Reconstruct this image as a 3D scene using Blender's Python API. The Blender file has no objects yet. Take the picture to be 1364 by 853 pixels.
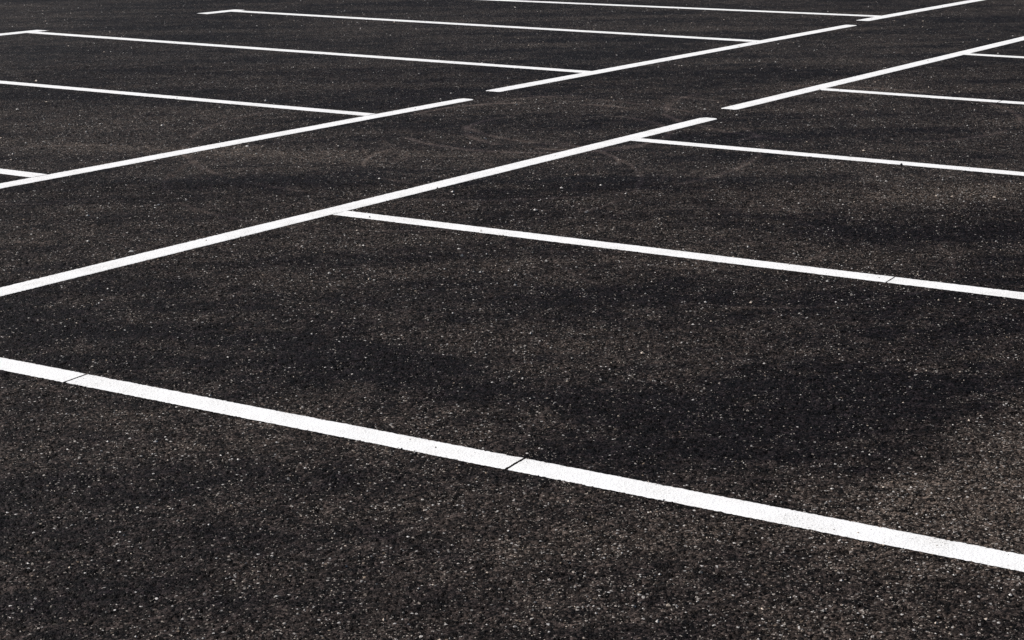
import bpy, math, random
import numpy as np
from mathutils import Vector
random.seed(4); rng=np.random.default_rng(7)
sc=bpy.context.scene
sc.view_settings.view_transform='Standard'; sc.view_settings.look='None'
sc.view_settings.exposure=0; sc.view_settings.gamma=1
H=1.5
AZ=math.radians(32.84); SA,CA=math.sin(AZ),math.cos(AZ)
def link(ob): sc.collection.objects.link(ob); return ob

# ---------------------------------------------------------------- numpy noise
LAT=rng.random((512,512)).astype(np.float32)
def vnoise(X,Y,cell,seed=0,rot=0.0):
    if rot: X,Y=X*math.cos(rot)+Y*math.sin(rot),-X*math.sin(rot)+Y*math.cos(rot)
    x=X/cell+seed*37.13; y=Y/cell+seed*71.7
    xi=np.floor(x).astype(np.int32); yi=np.floor(y).astype(np.int32)
    fx=(x-xi).astype(np.float32); fy=(y-yi).astype(np.float32)
    fx=fx*fx*(3-2*fx); fy=fy*fy*(3-2*fy)
    a=LAT[xi&511,yi&511]; b=LAT[(xi+1)&511,yi&511]; c=LAT[xi&511,(yi+1)&511]; d=LAT[(xi+1)&511,(yi+1)&511]
    return (a*(1-fx)+b*fx)*(1-fy)+(c*(1-fx)+d*fx)*fy
def fbm(X,Y,cell,octv=4,gain=.5,seed=0):
    r=0;A=1;T=0
    for o in range(octv):
        r=r+A*vnoise(X,Y,cell/2**o,seed+o*3.3,.6*o+.3); T+=A; A*=gain
    return r/T
def sstep(x,a,b):
    k=np.clip((x-a)/(b-a),0,1); return k*k*(3-2*k)
PATCHES=[  # x,y (m), radii, angle deg, amount
 (-.75,5.95,1.2,.16,-26,-.5),(-1.5,6.35,.8,.12,-20,-.5),(-.1,5.5,.8,.18,-20,-.45),
 (1.05,5.4,.55,.32,28,-.65),(.55,4.95,.5,.25,10,-.35),
 (.92,3.95,.5,.22,0,.4),(.55,4.05,.5,.2,0,.2),
 (.45,6.05,.6,.28,10,.40),(.95,7.6,1.2,.42,-5,.4),(2.1,8.8,.9,.6,0,.75),
 (2.1,7.8,.7,.18,0,-.45),(.7,8.8,1.3,.28,-5,-.35),(-1.7,10.0,1.5,.22,-14,.8),(-2.6,10.9,1.2,.3,-14,.6),
 (-.7,9.9,1.2,.2,-14,.45),(-1.9,12.4,1.6,.6,-10,-.2),(1.2,10.4,1.0,.6,0,-.2),(.1,6.9,.9,.3,-10,-.2),
 (-.6,4.75,.7,.3,10,.2),(-.1,4.3,.5,.2,0,.15),(3.6,12.5,1.6,.7,0,.4),(-2.2,8.0,.8,.4,0,.35),(-.8,7.2,.7,.25,-10,.2),(-.75,3.7,.5,.15,0,-.3)]
def dust(X,Y):
    wx=(fbm(X,Y,.5,4,.6,5)-.5)*.9; wy=(fbm(X,Y,.5,4,.6,9)-.5)*.55
    xs=X*.97+Y*.2; ys=-X*.2+Y*.97
    st=fbm(xs*.28,ys,.30,5,.62,2); br=fbm(X,Y,1.1,4,.55,21)
    T=.245+(st-.5)*1.15+(br-.5)*.4
    for x,y,rx,ry,a,amt in PATCHES:
        a=math.radians(a); dx=X+wx-x; dy=Y+wy-y
        u=(dx*math.cos(a)+dy*math.sin(a))/rx; v=(-dx*math.sin(a)+dy*math.cos(a))/ry
        T=T+amt*.7*np.exp(-(u*u+v*v)*1.1)
    e=(X+wx*.3)-(1.02+(Y+wy*.3-4.79)*.62)      # worn gravelly area along a diagonal
    T=T+.80*sstep(e,-.10,.20)*sstep(Y+wy*.3,3.9,4.5)*sstep(-(Y+wy*.3),-5.9,-5.2)
    T=T+(fbm(X,Y,.10,4,.7,8)-.5)*.7
    return np.clip(T,0,1)
def scuff(X,Y):
    K=np.zeros_like(X)
    for cx,cy,r,w,am in ((-.1,9.6,.62,.010,2.),(.15,10.9,.8,.018,3.6),(.3,10.7,.55,.018,3.),(.6,11.2,.9,.018,2.6),(-.5,9.2,1.1,.011,2.),(-.2,10.4,1.5,.015,2.0),(.75,7.7,.5,.007,1.8),(.9,7.4,.75,.006,1.8),(1.4,4.6,1.4,.005,1.2),(-2.2,9.3,.7,.011,1.8),(.6,3.0,1.3,.005,1.3),(.3,3.2,1.1,.004,1.3),(1.9,11.5,1.0,.018,2.4),(-.3,5.0,1.6,.005,.8)):
        d=np.abs(np.hypot(X-cx,(Y-cy)*.8)-r)
        K+=am*np.exp(-(d/w)**2)*sstep(vnoise(X,Y,.3,cx),.38,.6)
    return K
# ---------------------------------------------------------------- ground height
def axis(parts): return np.concatenate([np.arange(a,b,s) for a,b,s in parts])
gx=axis([(-9,-3.3,.02),(-3.3,3.3,.0052),(3.3,9.01,.02)])
gy=axis([(3.0,9.0,.0052),(9.0,14,.014),(14,25,.035)])
gx=np.concatenate([[-1500,-200,-40,-15],gx,[15,40,200,1500]])
gy=np.concatenate([[-1500,-200,-20,0,2],gy,[30,60,200,1500]])
def height(X,Y):
    n1=vnoise(X,Y,.0085,1,.4); n2=vnoise(X,Y,.016,4,1.1); n3=fbm(X,Y,.09,2,.5,6); n0=vnoise(X,Y,.0056,13,.9)
    am=.55+.9*vnoise(X,Y,.07,17,.2)
    h=(np.abs(n1-.42)*.0058+(n2-.5)*.0022+(n0-.5)*.0032)*am+(n3-.5)*.0018-.0024
    h-=sstep(n1*.6+n2*.4,.34,.16)*.0044
    return np.where(h>0,h*.3,h)
X,Y=np.meshgrid(gx,gy); nx,ny=len(gx),len(gy)
inside=(np.abs(X)<9.5)&(Y>2.5)&(Y<26)
Z=np.where(inside,height(X,Y),-.0015)
D=np.where(inside,dust(X,Y),.35); K=np.where(inside,scuff(X,Y),0)
co=np.stack([X,Y,Z],-1).reshape(-1,3).astype(np.float32)
j,i=np.meshgrid(np.arange(ny-1),np.arange(nx-1),indexing='ij')
o=(j*nx+i).ravel(); quads=np.stack([o,o+1,o+nx+1,o+nx],1).astype(np.int32)
def fast_mesh(name,co,quads):
    me=bpy.data.meshes.new(name); nf=len(quads)
    me.vertices.add(len(co)); me.vertices.foreach_set('co',np.ascontiguousarray(co,dtype=np.float32).ravel())
    me.loops.add(nf*4); me.loops.foreach_set('vertex_index',quads.ravel())
    me.polygons.add(nf); me.polygons.foreach_set('loop_start',np.arange(0,nf*4,4,dtype=np.int32))
    me.update(calc_edges=True); me.shade_smooth(); return me
gm=fast_mesh('ground',co,quads)
gm.attributes.new('dust','FLOAT','POINT').data.foreach_set('value',D.astype(np.float32).ravel())
gm.attributes.new('scuff','FLOAT','POINT').data.foreach_set('value',K.astype(np.float32).ravel())
g=link(bpy.data.objects.new('ground',gm)); g['kind']='structure'
g['label']='dark sunlit asphalt parking lot with pale aggregate specks'
del X,Y,Z,D,K,co,quads,o

# ---------------------------------------------------------------- node helpers
class NT:
    def __init__(self,name):
        self.m=bpy.data.materials.new(name); self.m.use_nodes=True
        self.t=self.m.node_tree; self.t.nodes.clear()
        self.out=self.t.nodes.new('ShaderNodeOutputMaterial')
        self.pos=self.t.nodes.new('ShaderNodeNewGeometry').outputs['Position']
    def n(self,ty,**kw):
        nd=self.t.nodes.new(ty)
        for k,v in kw.items(): setattr(nd,k,v)
        return nd
    def lk(self,a,b):
        if isinstance(a,(int,float,tuple)): b.default_value=a
        else: self.t.links.new(a,b)
    def math(self,op,a,b=0.0,clamp=False):
        nd=self.n('ShaderNodeMath',operation=op,use_clamp=clamp)
        self.lk(a,nd.inputs[0]); self.lk(b,nd.inputs[1]); return nd.outputs[0]
    def noise(self,scale,detail=3,rough=.5,vec=None):
        nd=self.n('ShaderNodeTexNoise',noise_dimensions='2D'); nd.inputs['Scale'].default_value=scale
        nd.inputs['Detail'].default_value=detail; nd.inputs['Roughness'].default_value=rough
        self.lk(vec or self.pos,nd.inputs['Vector']); return nd.outputs['Fac']
    def voro(self,scale,feature='F1'):
        nd=self.n('ShaderNodeTexVoronoi',feature=feature,voronoi_dimensions='2D')
        nd.inputs['Scale'].default_value=scale; self.lk(self.pos,nd.inputs['Vector']); return nd
    def ramp(self,f,lo,hi,a=0.0,b=1.0,smooth=False):
        nd=self.n('ShaderNodeMapRange')
        if smooth: nd.interpolation_type='SMOOTHSTEP'
        for i,v in zip(('From Min','From Max','To Min','To Max'),(lo,hi,a,b)): nd.inputs[i].default_value=v
        self.lk(f,nd.inputs['Value']); return nd.outputs['Result']
    def mix(self,f,a,b,blend='MIX'):
        nd=self.n('ShaderNodeMix',data_type='RGBA',blend_type=blend)
        self.lk(f,nd.inputs['Factor'])
        for v,i in ((a,6),(b,7)):
            if isinstance(v,tuple): v=v+(1,) if len(v)==3 else v
            self.lk(v,nd.inputs[i])
        return nd.outputs[2]
    def bsdf(self,col,rough,spec,height=None):
        bs=self.n('ShaderNodeBsdfPrincipled'); self.lk(col,bs.inputs['Base Color']); self.lk(rough,bs.inputs['Roughness'])
        bs.inputs['Specular IOR Level'].default_value=spec
        if height is not None:
            b=self.n('ShaderNodeBump'); b.inputs['Distance'].default_value=1.0; self.lk(height,b.inputs['Height'])
            self.lk(b.outputs[0],bs.inputs['Normal'])
        self.lk(bs.outputs[0],self.out.inputs[0])

N=NT('asphalt')
tone=N.n('ShaderNodeAttribute',attribute_name='dust').outputs['Fac']
scf=N.n('ShaderNodeAttribute',attribute_name='scuff').outputs['Fac']
base=N.mix(tone,(.0060,.0045,.0050),(.037,.0285,.0235))
v1=N.voro(125); v2=N.voro(250)
s1=N.n('ShaderNodeSeparateColor'); N.lk(v1.outputs['Color'],s1.inputs[0])
s2=N.n('ShaderNodeSeparateColor'); N.lk(v2.outputs['Color'],s2.inputs[0])
blot=N.noise(18,5,.8)
k=N.math('MULTIPLY',N.ramp(N.math('POWER',s1.outputs[0],1.8),0,1,.22,2.6),N.ramp(s2.outputs[0],0,1,.2,1.9))
k=N.math('MULTIPLY',k,N.ramp(blot,.3,.7,.3,1.8))
k=N.math('ADD',k,scf)
vk=N.n('ShaderNodeVectorMath',operation='SCALE'); N.lk(base,vk.inputs[0]); N.lk(k,vk.inputs['Scale'])
clus=N.ramp(N.noise(7,3,.7),.42,.66,-.012,.03)
dens=N.math('SUBTRACT',N.ramp(tone,0,1,.991,.918),clus)
m1=N.math('MULTIPLY',N.math('GREATER_THAN',s1.outputs[1],dens),N.math('LESS_THAN',v1.outputs['Distance'],.42))
m2=N.math('MULTIPLY',N.math('GREATER_THAN',s2.outputs[1],N.math('SUBTRACT',dens,.01)),N.math('LESS_THAN',v2.outputs['Distance'],.42))
col=N.mix(N.math('MULTIPLY',m1,N.ramp(s1.outputs[2],0,1,.05,1)),vk.outputs[0],N.mix(s1.outputs[0],(.24,.18,.13),(.66,.64,.62)))
col=N.mix(N.math('MULTIPLY',m2,N.ramp(s2.outputs[2],0,1,.05,1)),col,(.46,.41,.36))
hb=N.math('MULTIPLY',N.math('MULTIPLY',N.math('SUBTRACT',1.0,v1.outputs['Distance']),s1.outputs[2]),.0042)
hb=N.math('ADD',hb,N.math('MULTIPLY',N.math('MULTIPLY',N.math('SUBTRACT',1.0,v2.outputs['Distance']),s2.outputs[2]),.0030))
N.bsdf(col,.6,.055,hb); ASPH=N.m; gm.materials.append(ASPH)

N=NT('road_paint')
w=N.noise(7,3,.7); w2=N.noise(120,3,.75); w3=N.noise(260,2,.6)
paint=N.mix(N.ramp(w,.35,.75),(.92,.92,.92),(.83,.825,.81))
paint=N.mix(N.ramp(w3,.54,.74,0,.5),paint,(.45,.43,.41))
wear=N.math('GREATER_THAN',N.math('ADD',w2,N.math('MULTIPLY',w,.35)),.880)
c=N.mix(N.math('MULTIPLY',wear,.85),paint,(.07,.06,.052))
N.bsdf(c,.65,.2,N.math('MULTIPLY',w2,.0022)); PAINT=N.m

# ---------------------------------------------------------------- painted lines, draped on the asphalt
def line_mesh(name,p0,p1,width,gaps=(),rnd=0.0):
    p0=np.array(p0,float); p1=np.array(p1,float); L=np.linalg.norm(p1-p0); d=(p1-p0)/L; q=np.array([-d[1],d[0]])
    segs=[]; a=0; sk0=0
    for c,gw,sk in sorted(gaps): segs.append((a,c-gw/2,sk0,sk)); a=c+gw/2; sk0=sk
    segs.append((a,L,sk0,0)); V=[];Q=[];off=0; m=17
    for si,(a,bb,ska,skb) in enumerate(segs):
        n=max(3,int((bb-a)/.006)); u=np.linspace(a,bb,n)
        def edge():
            e=rng.normal(0,.0010,n)
            sm=np.convolve(rng.normal(0,1,n+90),np.hanning(90),'same')[45:45+n]*.00009
            chips=(rng.random(n)<.02)*rng.uniform(-.005,.002,n)
            return width/2+e+sm+chips
        e0,e1=edge(),edge()
        if rnd:      # softened corners at the free ends
            dd=np.minimum(u-a,bb-u); fall=np.clip(1-dd/rnd,0,1)
            e0-=rnd*.55*fall**2; e1-=rnd*.55*fall**2
        k=np.linspace(-1,1,m)[None,:]
        lat=np.where(k<0,k*e0[:,None],k*e1[:,None])
        f=(u-a)/(bb-a); skew=(1-f)*ska+f*skb
        lon=u[:,None]+skew[:,None]*k+0*k
        lon[0]+=rng.normal(0,.0004 if si else .0015,m); lon[-1]+=rng.normal(0,.0004 if si<len(segs)-1 else .0015,m)
        S=p0[0]+d[0]*lon+q[0]*lat; T=p0[1]+d[1]*lon+q[1]*lat
        x=S*SA-T*CA; y=S*CA+T*SA
        ins=(np.abs(x)<9)&(y>3)&(y<25)
        z=np.where(ins,height(x,y)*.15,0)+.0011
        z[:,0]-=.0010; z[:,-1]-=.0010          # paint film thins out into the surface at its edges
        V.append(np.stack([x,y,z],-1).reshape(-1,3))
        jj,ii=np.meshgrid(np.arange(n-1),np.arange(m-1),indexing='ij'); o=(jj*m+ii).ravel()+off
        Q.append(np.stack([o,o+m,o+m+1,o+1],1)); off+=n*m
    V=np.concatenate(V); Q=np.concatenate(Q).astype(np.int32)
    me=fast_mesh(name,V,Q)
    if me.polygons[0].normal.z<0: me=fast_mesh(name,V,Q[:,::-1].copy())
    me.materials.append(PAINT); return me
def add_line(name,p0,p1,label,group,gaps=(),width=.070,rnd=0.0):
    width*=H
    p0=(p0[0]*H,p0[1]*H);p1=(p1[0]*H,p1[1]*H)
    ob=link(bpy.data.objects.new(name,line_mesh(name,p0,p1,width,[(c*H,gw*H,-.0045) for c,gw in gaps],rnd)))
    ob['label']=label; ob['category']='parking line'; ob['group']=group
    return ob
G1='white stall divider lines'; G2='white lines edging the walkway'
hw=.0355
SL='straight white stall divider line painted on dark asphalt'
tA=3.412
add_line('parking_line',(2.658,tA-hw),(2.657,-.22),'broad white stall line with two thin crossing joints',G1,
   gaps=[(tA-hw-2.716,.0052),(tA-hw-1.709,.0056),(tA-hw-.70,.005)],width=.0685)
add_line('parking_line',(4.346,tA-hw),(4.358,-.22),'white stall line meeting walkway line, one hairline joint',G1,gaps=[(tA-hw-1.742,.004)])
add_line('parking_line',(6.038,tA+.006-hw),(6.046,-.22),SL,G1)
add_line('parking_line',(7.752,3.484-hw),(7.752,-.22),SL,G1,gaps=[(3.453-2.679,.004)],width=.072)
add_line('parking_line',(9.47,3.484-hw),(9.47,-.22),SL,G1,width=.077)
tB=4.515
add_line('parking_line',(4.345,tB+hw),(4.345,8.18),SL,G1)
add_line('parking_line',(6.060,tB+hw),(6.048,8.18),SL,G1,width=.073)
add_line('parking_line',(7.775,4.573+hw),(7.81,8.18),'white stall line ending in a short crossbar',G1,width=.082)
add_line('parking_line',(9.51,4.573+hw),(9.52,8.18),'white stall line ending in a short crossbar',G1,width=.092)
add_line('parking_line',(11.32,4.645+hw),(11.10,8.18),SL,G1,width=.10)
for a,bb in ((7.53,7.93),(9.25,9.61)):
    add_line('crossbar_line',(a,8.225),(bb,8.225),'short white crossbar at end of stall line','white crossbars ending the stall lines',width=.09,rnd=.02)
WL='long white walkway edge line, end stepped beside the next'
add_line('walkway_line',(-1.0,tA-.065),(2.72,tA-.065),WL,G2,rnd=.03)
add_line('walkway_line',(2.93,tA),(6.68,3.42),WL,G2,rnd=.035)
add_line('walkway_line',(6.945,3.484),(10.69,3.486),WL,G2,width=.073,rnd=.035)
add_line('walkway_line',(2.93,tB),(6.665,4.513),WL,G2,rnd=.035)
add_line('walkway_line',(6.925,4.573),(10.675,4.577),WL,G2,width=.076,rnd=.035)
add_line('walkway_line',(10.97,4.645),(14.7,4.63),WL,G2,width=.083,rnd=.035)

# ---------------------------------------------------------------- loose grit
def grit(n):
    y=3.2*(24/3.2)**(rng.random(n*4)**.85); x=rng.uniform(-.38,.38,n*4)*y
    dn=dust(x,y); cl=vnoise(x,y,.5,3)**2; keep=rng.random(n*4)<(.08+dn*.9)*(.35+cl*1.6); x=x[keep][:n]; y=y[keep][:n]; n=len(x)
    oct_=np.array([(1,0,0),(-1,0,0),(0,1,0),(0,-1,0),(0,0,1),(0,0,-1)],float)
    of=np.array([(0,2,4),(2,1,4),(1,3,4),(3,0,4),(2,0,5),(1,2,5),(3,1,5),(0,3,5)])
    big=rng.random(n)<.022
    r=(.0008+.0025*rng.random(n)**3+(rng.random(n)<.02)*.0025)*(.9+.09*y)
    r=np.where(big&(y>6),rng.uniform(.004,.012,n),r)
    v=oct_[None]*r[:,None,None]*rng.uniform(.55,1.3,(n,6,1))
    v[:,:,1]*=rng.uniform(.6,1,(n,1)); v[:,:,2]*=rng.uniform(.45,.8,(n,1))
    a=rng.uniform(0,6.28,n); c,s=np.cos(a)[:,None],np.sin(a)[:,None]
    vx=v[:,:,0]*c-v[:,:,1]*s+x[:,None]; vy=v[:,:,0]*s+v[:,:,1]*c+y[:,None]
    vz=v[:,:,2]+(height(x,y)+r*.3)[:,None]
    V=np.stack([vx,vy,vz],-1).reshape(-1,3)
    F=(of[None]+np.arange(n)[:,None,None]*6).reshape(-1,3)
    me=bpy.data.meshes.new('loose_grit'); me.from_pydata(V.tolist(),[],F.tolist())
    q=rng.random(n); br=np.where(big,rng.uniform(.45,.75,n),rng.uniform(.08,.78,n))
    C=np.where((q<.65)[:,None],np.stack([br,br*.94,br*.88],1),np.where((q<.88)[:,None],np.stack([br,br*.82,br*.66],1),np.array([[.04,.033,.03]])))
    C=np.concatenate([C,np.ones((n,1))],1); C=np.repeat(C,6,0)
    at=me.color_attributes.new('tint','FLOAT_COLOR','POINT'); at.data.foreach_set('color',C.astype(np.float32).ravel())
    return me
N=NT('grit_stone')
at=N.n('ShaderNodeAttribute',attribute_name='tint')
c=N.mix(N.ramp(N.noise(400,2),.3,.7,0,.35),at.outputs['Color'],(.08,.07,.06))
N.bsdf(c,.6,.4)
me=grit(20000); me.materials.append(N.m)
o=link(bpy.data.objects.new('loose_grit',me)); o['kind']='stuff'; o['category']='grit'
o['label']='pale loose grit and stone chips scattered over asphalt'

# ---------------------------------------------------------------- light
EL,AZS=math.radians(44),math.radians(-66)   # sun azimuth measured from +Y towards +X
w=bpy.data.worlds.new('World'); sc.world=w; w.use_nodes=True
bg=w.node_tree.nodes['Background']; sky=w.node_tree.nodes.new('ShaderNodeTexSky')
sky.sky_type='NISHITA'; sky.sun_disc=False; sky.sun_elevation=EL; sky.sun_rotation=AZS
w.node_tree.links.new(sky.outputs[0],bg.inputs[0]); bg.inputs[1].default_value=.05
L=bpy.data.lights.new('sun','SUN'); L.energy=5.0; L.angle=math.radians(.5); L.color=(1,.96,.92)
lo=link(bpy.data.objects.new('sun',L))
d=Vector((math.sin(AZS)*math.cos(EL),math.cos(AZS)*math.cos(EL),math.sin(EL)))
lo.rotation_euler=d.to_track_quat('Z','Y').to_euler(); lo.location=d*20
# ---------------------------------------------------------------- camera
cam=bpy.data.cameras.new('camera'); co=link(bpy.data.objects.new('camera',cam))
cam.sensor_width=36; cam.lens=2649.6/1364*36; cam.clip_end=5000; cam.clip_start=.05
co.location=(0,0,H); co.rotation_euler=(math.radians(90)-math.atan(632.5/2649.6),0,0)
sc.camera=co
